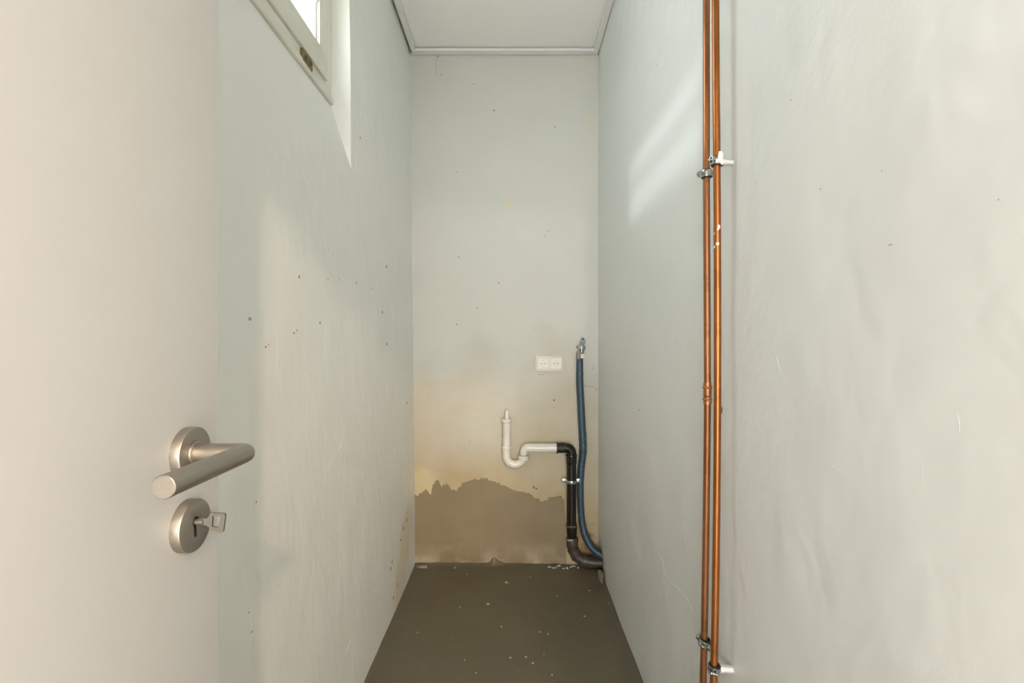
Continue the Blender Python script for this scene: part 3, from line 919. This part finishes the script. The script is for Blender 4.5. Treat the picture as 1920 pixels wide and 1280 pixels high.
# ------------------------------------------------------------------ copper pipes with clamps
def copper():
    D2, D1 = 1.075, 1.160
    # front pipe
    pts = [(1341.2, -75), (1341.7, 0), (1344.0, 300), (1345.0, 460), (1345.3, 680), (1344.2, 900), (1341.2, 1140), (1338.2, 1280), (1331.5, 1640)]
    W = [P(x, y, D2) for x, y in pts]
    W = [Vector((W[0].x, D2, 2.76))] + W[1:-1] + [Vector((W[-1].x, D2, 0.012))]
    W = [w for w in W if -.1 < w.z < 2.775]
    r2 = empty('copper_pipe', W[-1])
    tag(r2, 'orange copper pipe with white paint splashes, nearer of the two on the right wall', 'pipe', 'copper pipes on the right wall')
    bm = bmesh.new(); base = W[-1]
    add_tube(bm, smooth_path([w - base for w in W], 8), .0075, 28)
    from_bm('tube', bm, M['cop2'], r2)
    sp = [(1348, 425, 3.0, 4.2), (1339, 437, 1.2, 2.6), (1345.5, 457, 3.0, 3.2), (1341, 462, 2.0, 2.6), (1346, 430, 2.0, 2.0)]
    rnd = random.Random(3)
    for x, y, a, b in sp:
        c = P(x, y, D2 - .0072)
        ax = P(1345, y, D2)
        rad = Vector((c.x - ax.x, 0, 0)); rx = max(-.0070, min(.0070, c.x - ax.x))
        nrm = Vector((rx, -math.sqrt(.0075 ** 2 - rx * rx), 0)).normalized()
        bm = bmesh.new()
        tang = Vector((0, 0, 1)).cross(nrm)
        k = D2 / FPX
        ctr = ax + nrm * .0074; ctr.z = c.z
        rim = []
        for j in range(14):
            th = 2 * math.pi * j / 14; q = 1 + .3 * (rnd.random() - .5)
            rim.append(ctr + tang * (math.cos(th) * a * k * q) + Vector((0, 0, math.sin(th) * b * k * q)) - base)
        # wrap onto the tube
        vv = []
        for p in rim:
            pw = p + base; dv = Vector((pw.x - ax.x, pw.y - ax.y, 0)).normalized() * .00775
            vv.append(bm.verts.new(Vector((ax.x + dv.x, ax.y + dv.y, pw.z)) - base))
        top = bm.verts.new(ax + nrm * .0085 + Vector((0, 0, ctr.z - ax.z)) - base)
        for j in range(14): bm.faces.new((vv[j], vv[(j + 1) % 14], top))
        from_bm('paint_splash', bm, M['white'], r2)
    # little dark drip on its right side
    bm = bmesh.new()
    c = P(1352.5, 768, D2) - base
    for v in bmesh.ops.create_uvsphere(bm, u_segments=12, v_segments=8, radius=1)['verts']:
        v.co = Vector((v.co.x * .0022, v.co.y * .003, v.co.z * .008)) + c
    from_bm('solder_drip', bm, M['rustscrew'], r2)
    # rear pipe
    pts = [(1324.5, 0), (1324.6, 300), (1325.2, 460), (1326.2, 680), (1326.4, 740), (1325, 900), (1321.5, 1140), (1318.5, 1280), (1312, 1600)]
    W1 = [P(x, y, D1) for x, y in pts]
    W1 = [Vector((W1[0].x, D1, 2.76))] + W1[:-1] + [Vector((W1[-1].x, D1, .012))]
    r1 = empty('copper_pipe', W1[-1])
    tag(r1, 'duller copper pipe with a soldered coupling, farther of the two on the right wall', 'pipe', 'copper pipes on the right wall')
    bm = bmesh.new(); base1 = W1[-1]
    W1 = [w for w in W1 if w.z > -.05]
    add_tube(bm, smooth_path([w - base1 for w in W1], 8), .0076, 28)
    from_bm('tube', bm, M['cop1'], r1)
    bm = bmesh.new()
    top = P(1326.3, 717, D1) - base1; bot = P(1326.3, 757.5, D1) - base1
    L = (top - bot).length
    s = lambda y: (757.5 - y) / 40.5 * L
    prof = [(0, .0077), (0, .0090), (s(750.6), .0091), (s(750.0), .0107), (s(748.4), .0114), (s(746.8), .0107), (s(746.2), .0091), (s(728.4), .0091), (s(727.8), .0107), (s(726.2), .0114), (s(724.6), .0107), (s(724.0), .0091), (L, .0090), (L, .0077)]
    add_lathe(bm, prof, bot, top - bot, 32)
    cp = from_bm('coupling', bm, M['fitting'], r1, angle=50)
    bm = bmesh.new()
    c = P(1323.5, 743, D1 - .0090) - base1
    for i in range(5):
        th = math.radians(-62 + i * 13)
    A = []
    for i in range(6):
        th = math.radians(-150 + i * 14)
        for dz in (-.0022, .0022):
            A.append(bm.verts.new((P(1326.3, 742.5, D1) - base1) + Vector((math.cos(th) * .0095, math.sin(th) * .0095, dz))))
    for i in range(5): bm.faces.new((A[2 * i], A[2 * i + 1], A[2 * i + 3], A[2 * i + 2]))
    from_bm('stamp_mark', bm, M['rustscrew'], cp, smooth=False)

    def clamp(c, label, stud_r, stud_mat, ear_deg, tilt, painted=False, hexnut=False):
        root = empty('pipe_clamp', c, (math.radians(tilt[0]), math.radians(tilt[1]), 0))
        tag(root, label, 'clamp', 'clamps on the copper pipes')
        bm = bmesh.new()
        add_lathe(bm, [(-.0095, .0078), (-.0095, .0112), (-.0065, .0116), (.0065, .0116), (.0095, .0112), (.0095, .0078)], (0, 0, 0), (0, 0, 1), 32, closed=True)
        from_bm('rubber_lining', bm, M['rubber'], root)
        bm = bmesh.new()
        add_lathe(bm, [(-.0070, .0114), (-.0074, .0128), (-.0050, .0132), (-.0040, .0124), (.0040, .0124), (.0050, .0132), (.0074, .0128), (.0070, .0114)], (0, 0, 0), (0, 0, 1), 36, closed=True)
        band = from_bm('band', bm, M['zinc'], root, angle=25)
        for s in (0, 180):
            th = math.radians(ear_deg + s)
            rm = Matrix.Rotation(th, 3, 'Z')
            bm = bmesh.new()
            for dy in (-.0030, .0030):
                add_box(bm, rm @ Vector((.0160, dy, 0)), (.0095, .0018, .0135), .0006, rm)
            from_bm('ear', bm, M['zinc'], root)
            bm = bmesh.new()
            o = rm @ Vector((.0172, -.0068, 0)); ax = rm @ Vector((0, 1, 0))
            add_lathe(bm, [(0, 0), (0, .0032), (.0004, .0038), (.0026, .0038), (.0027, .0019), (.0125, .0019), (.0125, 0)], o, ax, 16)
            from_bm('screw', bm, M['zinc'], root)
        bm = bmesh.new()
        wall = 0.468 - c.x + .004
        hx = 6 if hexnut else 24
        add_lathe(bm, [(.0118, 0), (.0118, stud_r * 1.12), (.0190, stud_r * 1.12), (.0195, stud_r), (wall, stud_r), (wall, 0)], (0, 0, 0), (1, 0, 0), hx)
        from_bm('wall_stud', bm, stud_mat, root, angle=25)
        if painted:
            bm = bmesh.new()
            for (cx, cy, cz, sx, sy, sz) in ((.0020, -.0135, .0050, .0055, .0022, .0125), (-.004, -.0132, -.003, .0040, .0016, .0045), (.0060, -.0122, -.004, .0040, .0022, .0060)):
                vv = bmesh.ops.create_icosphere(bm, subdivisions=3, radius=1)['verts']
                for v in vv:
                    q = v.co.copy(); m = max(abs(q.x), abs(q.z), .3)
                    q = q * (1 + .35 * (1 / (q.length * max(abs(q.x), abs(q.y), abs(q.z))) - 1)) * (1 + .22 * noise.noise(q * 2.2 + Vector((cz * 900, 0, 0))))
                    v.co = Vector((cx + q.x * sx, cy + q.y * sy, cz + q.z * sz))
            from_bm('paint_crust', bm, M['white'], root)
        return root
    c2t = P(1344, 303, D2); c2b = P(1339, 1252, D2); c1t = P(1324.6, 326, D1); c1b = P(1320.6, 1203, D1)
    clamp(c2t, 'steel clamp crusted with white paint, upper one on the nearer copper pipe', .0052, M['white'], 215, (0, 3), painted=True)
    clamp(c2b, 'steel clamp with a thick white wall stud, lower one on the nearer copper pipe', .0074, M['white'], 250, (10, 4), hexnut=True)
    clamp(c1t, 'clean steel clamp with black rubber, upper one on the farther copper pipe', .0040, M['zinc'], 190, (0, -4))
    clamp(c1b, 'steel clamp, lower one on the farther copper pipe', .0040, M['zinc'], 300, (12, 12))
copper()

# ------------------------------------------------------------------ double socket
def socket():
    d = BACK - .011
    k = BACK / FPX
    c = P(1030.1, 681.5, BACK)
    root = empty('double_socket', (c.x, BACK - .001, c.z))
    tag(root, 'white double earthed wall socket beside the blue pipe', 'socket')
    W, H = 52.75 * k, 29 * k
    def square_frame(bm, outer, holes, y0, y1):
        pass
    bm = bmesh.new()
    add_box(bm, (0, -.004, 0), (W, .008, H), .003, seg=3)
    from_bm('frame', bm, M['socket'], root, angle=30)
    S = 20.6 * k
    for px in (1017.6, 1042.4):
        ox = (px - 1030.1) * k; oz = -(681.2 - 681.5) * k
        bm = bmesh.new()
        add_box(bm, (ox, -.0078, oz), (S * 1.035, .002, S * 1.035))
        ga = from_bm('insert_gap', bm, M['gap'], root, smooth=False)
        # insert plate with a round well
        bm = bmesh.new()
        n = 48; r = 6.6 * k; hs = S / 2; y = -.0115
        circ = []; sq = []; well = []; sqb = []
        for j in range(n):
            th = 2 * math.pi * j / n
            cx, cz = math.cos(th), math.sin(th)
            circ.append(bm.verts.new((ox + cx * r, y, oz + cz * r)))
            well.append(bm.verts.new((ox + cx * r * .96, y + .0020, oz + cz * r * .96)))
            m = max(abs(cx), abs(cz))
            sq.append(bm.verts.new((ox + cx / m * hs, y, oz + cz / m * hs)))
            sqb.append(bm.verts.new((ox + cx / m * hs, y + .004, oz + cz / m * hs)))
        for j in range(n):
            j2 = (j + 1) % n
            bm.faces.new((circ[j], circ[j2], sq[j2], sq[j])); bm.faces.new((circ[j], well[j], well[j2], circ[j2])); bm.faces.new((sq[j], sq[j2], sqb[j2], sqb[j]))
        bm.faces.new(well)
        ins = from_bm('socket_insert', bm, M['socket'], root, angle=30)
        for s in (-1, 1):
            bm = bmesh.new()
            add_lathe(bm, [(0, .0026), (.0004, .0026), (.0004, 0)], (ox + s * .0095, y + .0020, oz), (0, -1, 0), 14)
            from_bm('pin_hole', bm, M['black'], ins)
            bm = bmesh.new()
            add_box(bm, (ox, y + .0012, oz + s * .0172), (.0050, .0040, .0030), .0006)
            from_bm('earth_clip', bm, M['chrome'], ins)
        bm = bmesh.new()
        add_lathe(bm, [(0, .0016), (.0006, .0016), (.0008, 0)], (ox, y + .0020, oz), (0, -1, 0), 12)
        from_bm('centre_screw', bm, M['gap'], ins)
socket()

# ------------------------------------------------------------------ white waste trap
DT = 2.705
def trap():
    q = lambda x, y, dd=DT: P(x, y, dd)
    k = DT / FPX
    base = Vector((q(966, 0).x, DT, q(0, 878).z))
    root = empty('sink_trap', base)
    tag(root, 'white plastic sink trap with U bend on the back wall', 'waste trap')
    L = lambda x, y: q(x, y) - base
    def lathe(name, prof, x, mat=M['pvc'], seg=32):
        """prof: (pixel y, radius in pixels) from top down"""
        bm = bmesh.new()
        top = L(x, prof[0][0])
        add_lathe(bm, [((y - prof[0][0]) * k, r * k) for y, r in prof], top, (0, 0, -1), seg)
        return from_bm(name, bm, mat, root, angle=40)
    lathe('hose_tip', [(769, 0), (769, 2.9), (769.6, 3.3), (776, 3.5), (786, 3.7), (786, 0)], 950.3)
    lathe('top_nut', [(784.6, 3.6), (784.8, 8.9), (785.6, 9.6), (790.8, 9.6), (791.6, 9.2), (792.2, 7.7), (792.2, 0)], 950.3)
    lathe('inlet_tube', [(792, 7.7), (801.5, 7.7), (802.8, 7.2), (836, 7.2), (836, 0)], 950.3)
    lathe('ring', [(835, 7.2), (835.3, 8.7), (836, 9.1), (840.2, 9.1), (841, 8.7), (841.4, 7.6)], 949.8)
    bm = bmesh.new()
    pth = [L(949.8, 841)] + [L(949.8, 848)]
    cx, cy, r = 965.6, 854.5, 15.8
    for i in range(0, 25):
        th = math.pi - math.pi * i / 24
        pth.append(L(cx + r * math.cos(th), cy + r * math.sin(th)))
    add_tube(bm, pth, 7.5 * k, 32)
    from_bm('u_bend', bm, M['pvc'], root)
    lathe('union_nut', [(853.6, 6.6), (853.8, 9.8), (854.4, 10.4), (861.6, 10.4), (862.4, 9.9), (863, 7.6)], 981.5)
    for kk, y in enumerate((847.6, 849.8, 852)):
        pass
    lathe('riser_ribs', [(846.5, 6.6), (847.2, 7.2), (848.2, 6.7), (849.2, 7.2), (850.2, 6.7), (851.2, 7.2), (852.2, 6.7), (853.6, 6.7)], 982)
    bm = bmesh.new()
    R = 8.5 * k
    pth = [L(982, 854), L(982, 850)] + fillet([L(982, 849), L(982, 839.3), L(1000, 839.3)], 7.6 * k, 8) + [L(1045, 839.3)]
    rr = [6.7 * k, 6.7 * k] + [6.8 * k] + [(6.9 + 1.5 * i / 8) * k for i in range(9)] + [8.5 * k, 8.5 * k]
    add_tube(bm, pth, rr, 32, mitre=False)
    from_bm('outlet_pipe', bm, M['pvc'], root, angle=60)
trap()

# ------------------------------------------------------------------ black drain pipe, its clamp
def drain():
    k = DT / FPX
    base = P(1071.5, 1064, DT)
    root = empty('drain_pipe', base)
    tag(root, 'black plastic drain pipe running down to a dusty elbow in the corner', 'pipe')
    L = lambda x, y, d=DT: P(x, y, d) - base
    bm = bmesh.new()
    prof = [(0, 8.6)]
    x0 = 1043.2
    add_lathe(bm, [(0, 8.55 * k), (0, 10.6 * k), (1.2 * k, 10.8 * k), (2.6 * k, 10.4 * k), (3.0 * k, 9.4 * k), (5 * k, 9.3 * k), (5.4 * k, 10.0 * k), (7 * k, 10.0 * k), (7.4 * k, 9.3 * k), (9 * k, 9.3 * k), (9.4 * k, 9.9 * k), (11 * k, 9.9 * k), (11.4 * k, 9.2 * k), (13 * k, 9.2 * k), (13.4 * k, 9.8 * k), (15 * k, 9.8 * k), (15.4 * k, 9.1 * k), (18 * k, 8.8 * k), (18 * k, 0)], L(x0, 839.3), (1, 0, 0), 36)
    from_bm('rubber_sleeve', bm, M['rubber'], root, angle=30)
    bm = bmesh.new()
    pth = [L(1060, 839.5)] + fillet([L(1061, 839.5), L(1071.3, 839.5), L(1071.3, 851)], 8.8 * k, 10) + [L(1071.3, 853)]
    add_tube(bm, pth, 8.9 * k, 36, mitre=False)
    from_bm('top_elbow', bm, M['abs'], root)
    def lathe(name, prof, x, mat):
        bm = bmesh.new()
        add_lathe(bm, [((y - prof[0][0]) * k, r * k) for y, r in prof], L(x, prof[0][0]), (0, 0, -1), 40)
        return from_bm(name, bm, mat, root, angle=35)
    lathe('socket_rim', [(851, 8.9), (851.2, 10.4), (852, 10.9), (854.6, 10.9), (855.4, 10.4), (856, 9.6)], 1071.3, M['abs'])
    lathe('socket_sleeve', [(855, 9.9), (868, 9.8), (870.5, 9.0), (870.5, 8.5)], 1071.4, M['abs'])
    lathe('down_pipe', [(868, 8.9), (984, 8.9), (984, 0)], 1071.5, M['abs'])
    lathe('lower_rim', [(982.4, 8.9), (982.6, 10.2), (983.4, 10.7), (985.6, 10.7), (986.4, 10.2), (987, 9.0)], 1071.6, M['dusty'])
    lathe('lower_sleeve', [(985, 9.9), (996, 9.7), (1003, 8.9), (1010, 8.3), (1010, 0)], 1072, M['abs'])
    lathe('elbow_collar', [(1006.6, 8.4), (1007, 10.6), (1008.5, 11.1), (1024.5, 11.0), (1026, 10.5), (1026.4, 9.4)], 1073, M['dusty'])
    # segmented lower elbow turning into the right wall
    bm = bmesh.new()
    pth = [L(1073.3, 1022), L(1074.5, 1030, DT), L(1081, 1042, DT - .002), L(1093, 1050.5, DT - .006), L(1110, 1054.0, DT - .010), L(1142, 1054.2, DT - .016)]
    rr = [10.0, 10.2, 10.3, 10.3, 10.4, 10.6]
    pts = []; rad = []
    for a in range(len(pth) - 1):
        for t in (0.0, 0.25, 0.5, 0.75):
            pts.append(pth[a].lerp(pth[a + 1], t)); r = rr[a] + (rr[a + 1] - rr[a]) * t
            rad.append(r * k)
    pts.append(pth[-1]); rad.append(rr[-1] * k)
    add_tube(bm, pts, rad, 36)
    el = from_bm('bottom_elbow', bm, M['dusty'], root, angle=60)
    for a in (1, 2, 3, 4):
        bm = bmesh.new()
        t = ((pth[a] - pth[a - 1]).normalized() + (pth[a + 1] - pth[a]).normalized()).normalized()
        add_lathe(bm, [(-.0028, .0 + 10.2 * k), (-.0022, 11.1 * k), (.0022, 11.1 * k), (.0028, 10.2 * k)], pth[a], t, 36)
        from_bm('elbow_seam', bm, M['dusty'], el)
    # grey sticker tag at the collar
    bm = bmesh.new()
    ctr = L(1073, 1010)
    vv = []
    for i in range(6):
        th = math.radians(-152 + 12 * i)
        for dz in (-.0035, .0035):
            vv.append(bm.verts.new(ctr + Vector((math.cos(th) * 11.4 * k, math.sin(th) * 11.4 * k, dz + i * .0012))))
    for i in range(5): bm.faces.new((vv[2 * i], vv[2 * i + 1], vv[2 * i + 3], vv[2 * i + 2]))
    s = from_bm('sticker', bm, M['crumb'], root)
    # clamp
    c = P(1071.5, 901, DT)
    cl = empty('drain_clamp', c)
    tag(cl, 'zinc saddle clamp around the black drain pipe', 'clamp')
    bm = bmesh.new()
    rows = []
    for i in range(25):
        th = math.radians(-180 + 180 * i / 24)
        for_r = []
        for rr_, dz in ((9.0, -.0085), (9.9, -.0085), (10.3, -.004), (10.3, .004), (9.9, .0085), (9.0, .0085)):
            sag = -.004 * math.sin(-th)
            for_r.append(bm.verts.new((math.cos(th) * rr_ * k, math.sin(th) * rr_ * k, dz + sag)))
        rows.append(for_r)
    for a, b in zip(rows[:-1], rows[1:]):
        for j in range(6): bm.faces.new((a[j], a[(j + 1) % 6], b[(j + 1) % 6], b[j]))
    bm.faces.new(rows[0]); bm.faces.new(list(reversed(rows[-1])))
    from_bm('strap', bm, M['zinc'], cl, angle=30)
    for s in (-1, 1):
        bm = bmesh.new()
        add_box(bm, (s * 13.6 * k, -.001, 0), (7.6 * k, .003, 8.2 * k), .0012)
        ear = from_bm('ear', bm, M['zinc'], cl)
        bm = bmesh.new()
        add_lathe(bm, [(0, .0058), (.0018, .0056), (.003, .0035), (.003, 0)], (s * 13.8 * k, -.0025, 0), (0, -1, 0), 16)
        from_bm('screw', bm, M['chrome'], ear)
        bm = bmesh.new()
        add_lathe(bm, [(0, .003), (BACK - DT, .003)], (s * 13.8 * k, 0, 0), (0, 1, 0), 10)
        from_bm('bolt', bm, M['zinc'], ear)
drain()

# ------------------------------------------------------------------ blue wrapped water pipe and stop tap
def blue():
    k = 2.73 / FPX
    pts = [(1087, 672, 2.728, 6.2), (1087, 690, 2.728, 6.6), (1087, 710, 2.728, 6.9), (1088, 735, 2.728, 6.8), (1089.4, 760, 2.728, 6.8), (1090.2, 780, 2.728, 6.9), (1091.3, 800, 2.728, 6.9), (1092.8, 825, 2.728, 7.3),
           (1093.2, 845, 2.728, 7.0), (1091.5, 862, 2.729, 6.8), (1089.5, 880, 2.730, 6.7), (1088.2, 905, 2.730, 6.5), (1088.3, 930, 2.730, 6.4), (1089.6, 960, 2.729, 6.2),
           (1092.6, 985, 2.722, 6.4), (1099, 1008, 2.708, 6.7), (1109.5, 1026, 2.690, 6.8), (1121, 1036, 2.678, 6.9), (1134, 1043, 2.668, 6.8)]
    W = [P(x, y, d) for x, y, d, r in pts]
    base = W[0]
    root = empty('water_pipe', base)
    tag(root, 'blue wrapped water pipe snaking down the back wall into the corner', 'pipe')
    path = smooth_path([w - base for w in W], 6)
    rad = []
    for i in range(len(path)):
        a = min(i // 6, len(pts) - 2); t = i / 6 - a
        r = pts[a][3] + (pts[a + 1][3] - pts[a][3]) * min(1, t)
        rad.append((r + 0.35 * noise.noise(Vector((i * .9, 1.3, 0))) + (0.16 if i % 3 == 0 else -.05)) * k)
    bm = bmesh.new()
    add_tube(bm, path, rad, 24)
    for v in bm.verts:
        v.co += Vector((noise.noise((v.co + base) * 90), noise.noise((v.co + base) * 90 + Vector((5, 5, 5))), 0)) * .0006
    from_bm('wrapped_tube', bm, M['blue'], root)
    bm = bmesh.new()
    a = P(1085.5, 672.5, 2.727) - base; b = P(1085.2, 658, 2.730) - base
    add_tube(bm, [a - Vector((0, 0, .003)), a, a.lerp(b, .6), b], [5.4 * k, 5.4 * k, 5.0 * k, 3.6 * k], 20)
    from_bm('grey_wrap_end', bm, M['greytape'], root)
    # stop tap
    c = P(1091, 651.5, BACK)
    tap = empty('stop_tap', (c.x, BACK - .001, c.z))
    tag(tap, 'small chrome stop tap with blue-grey handle on top of the blue pipe', 'tap')
    kb = 2.72 / FPX
    def l(x, y, dy): return Vector(((x - 1091) * kb, dy, -(y - 651.5) * kb))
    bm = bmesh.new()
    add_lathe(bm, [(0, 0), (0, 7.2 * kb), (.003, 7.2 * kb), (.007, 5.8 * kb), (.009, 3 * kb), (.009, 0)], (0, 0, 0), (0, -1, 0), 32)
    from_bm('wall_rosette', bm, M['chrome'], tap)
    # square nut plate behind, corner pointing left
    bm = bmesh.new()
    rt = Matrix.Rotation(math.radians(45), 3, 'Y')
    add_box(bm, l(1084.4, 650.8, -.003), (9.6 * kb * .72, .004, 9.6 * kb * .72), .0008, rt)
    from_bm('back_plate', bm, M['greytape'], tap)
    # hose loop ring at the left
    bm = bmesh.new()
    add_lathe(bm, [(0, 5.2 * kb), (.010, 5.2 * kb), (.012, 4.4 * kb), (.012, 0)], l(1088.2, 650.5, -.006), (-.35, -1, 0), 24)
    from_bm('body', bm, M['chrome'], tap)
    bm = bmesh.new()
    add_lathe(bm, [(0, 1.6 * kb), (8.5 * kb, 1.6 * kb), (8.6 * kb, 0)], l(1089.4, 657, -.026), (0, 0, 1), 16)
    st = from_bm('spindle', bm, M['zinc'], tap)
    bm = bmesh.new()
    add_lathe(bm, [(0, 3.4 * kb), (2 * kb, 4.8 * kb), (5.4 * kb, 4.0 * kb), (6.2 * kb, 1.5 * kb)], l(1090.2, 662.6, -.022), (0, 0, 1), 20)
    add_lathe(bm, [(0, 2.6 * kb), (.020, 2.6 * kb)], l(1090.2, 659, -.002), (0, -1, 0), 16)
    from_bm('outlet_nut', bm, M['chrome'], tap)
    # handle: flared wedge with a slanting top face and a dark screw
    bm = bmesh.new()
    lower = [l(1089.8 + a, 648.4, -.026 + b) for a, b in ((-1.3, -.004), (1.3, -.004), (1.3, .004), (-1.3, .004))]
    mid = [l(1091.0 + a, 640.6, -.026 + b) for a, b in ((-5.6, -.030), (5.6, -.030), (5.6, .008), (-5.6, .008))]
    up = [l(1091.2 + a, 632.2 + (0 if b < 0 else -.4), -.022 + b) for a, b in ((-2.2, -.003), (2.2, -.003), (2.4, .006), (-2.4, .006))]
    A = [[bm.verts.new(p) for p in r] for r in (lower, mid, up)]
    for r0, r1 in zip(A[:-1], A[1:]):
        for j in range(4): bm.faces.new((r0[j], r0[(j + 1) % 4], r1[(j + 1) % 4], r1[j]))
    bm.faces.new(A[0]); bm.faces.new(A[-1])
    hd = from_bm('handle', bm, M['bluegrey'], tap, smooth=False)
    bm = bmesh.new()
    add_lathe(bm, [(0, .0045), (.002, .0045), (.002, 0)], l(1091.4, 636.4, -.0400), (0, -1, .9), 14)
    from_bm('handle_screw', bm, M['black'], hd)
    bm = bmesh.new()
    add_box(bm, l(1089.6, 667, -.045), (5.2 * kb, .003, 8 * kb), .0006)
    from_bm('paper_tag', bm, M['socket'], tap)
blue()

# ------------------------------------------------------------------ crumbs and rubble on the floor
def crumbs():
    spots = [(949, 1092, 2.2), (953, 1093, 1.6), (915, 1132, 2.2), (862, 1138, 1.8), (783, 1185, 1.3), (1096, 1155, 2.0), (940, 1174, 1.7), (1012, 1184, 1.5), (871, 1237, 1.3), (986, 1231, 1.6), (999, 1243, 1.9), (957, 1233, 1.8),
             (1044, 1117, 1.4), (994, 1081, 1.5), (876, 1076, 1.6), (1142, 1131, 1.4), (1105, 1107, 1.5), (855, 1056.5, 2.0), (1020, 1226, 1.2), (760, 1185, 1.2), (1028, 1188, 1.4), (1035, 1265, 1.6), (893, 1262, 1.6)]
    rnd = random.Random(5)
    for x, y, r in spots:
        p = on_floor(x, y)
        if p.y > 2.715: p.y = 2.71
        k = p.y / FPX
        bm = bmesh.new()
        bmesh.ops.create_icosphere(bm, subdivisions=1, radius=1)
        sx, sy, sz = r * k * (0.8 + .5 * rnd.random()), r * k * (0.9 + .8 * rnd.random()), r * k * .55
        for v in bm.verts:
            j = 1 + .4 * (rnd.random() - .5)
            v.co = Vector((v.co.x * sx * j, v.co.y * sy * j, max(-.35, v.co.z) * sz * j))
        zmin = min(v.co.z for v in bm.verts)
        for v in bm.verts: v.co.z -= zmin
        o = from_bm('plaster_crumb', bm, M['crumb'], smooth=False)
        o.location = (p.x, p.y, 0.0018 * fbm(Vector((p.x * 3, p.y * 3, 5)), 3) - .0004)
        o.rotation_euler.z = rnd.random() * 6
        tag(o, 'tiny pale plaster crumb lying on the grey floor', 'crumb', 'plaster crumbs on the floor')
    def lump(name, loc, s, mat, label, seed, cat='rubble', group=None):
        rn = random.Random(seed)
        bm = bmesh.new()
        bmesh.ops.create_icosphere(bm, subdivisions=2, radius=1)
        for v in bm.verts:
            n = 1 + .5 * noise.noise(v.co * 1.9 + Vector((seed, 0, 0)))
            v.co = Vector((v.co.x * s[0] * n, v.co.y * s[1] * n, max(-.3, v.co.z) * s[2] * n))
        zmin = min(v.co.z for v in bm.verts)
        for v in bm.verts: v.co.z -= zmin
        o = from_bm(name, bm, mat, smooth=False)
        o.location = loc
        tag(o, label, cat, group)
    lump('plaster_chunk', (0.452, 2.585, -.002), (.012, .050, .030), M['rubble'], 'broken plaster chunk at the right wall foot below the black elbow', 3)
    rb = random.Random(11)
    for i in range(9):
        x = 0.20 + 0.155 * i / 8 + rb.uniform(-.006, .006)
        lump('plaster_flake', (x, 2.716 + rb.uniform(-.018, .012), -.0004), (rb.uniform(.004, .011), rb.uniform(.004, .008), rb.uniform(.003, .007)), M['crumb'],
             'loose pale plaster flake at the foot of the back wall by the black elbow', 30 + i, 'rubble', 'plaster flakes under the black elbow')
    lump('plaster_chunk', (-0.482, 2.712, .000), (.032, .016, .010), M['rubble'], 'reddish broken plaster flake in the far left floor corner', 21)
crumbs()
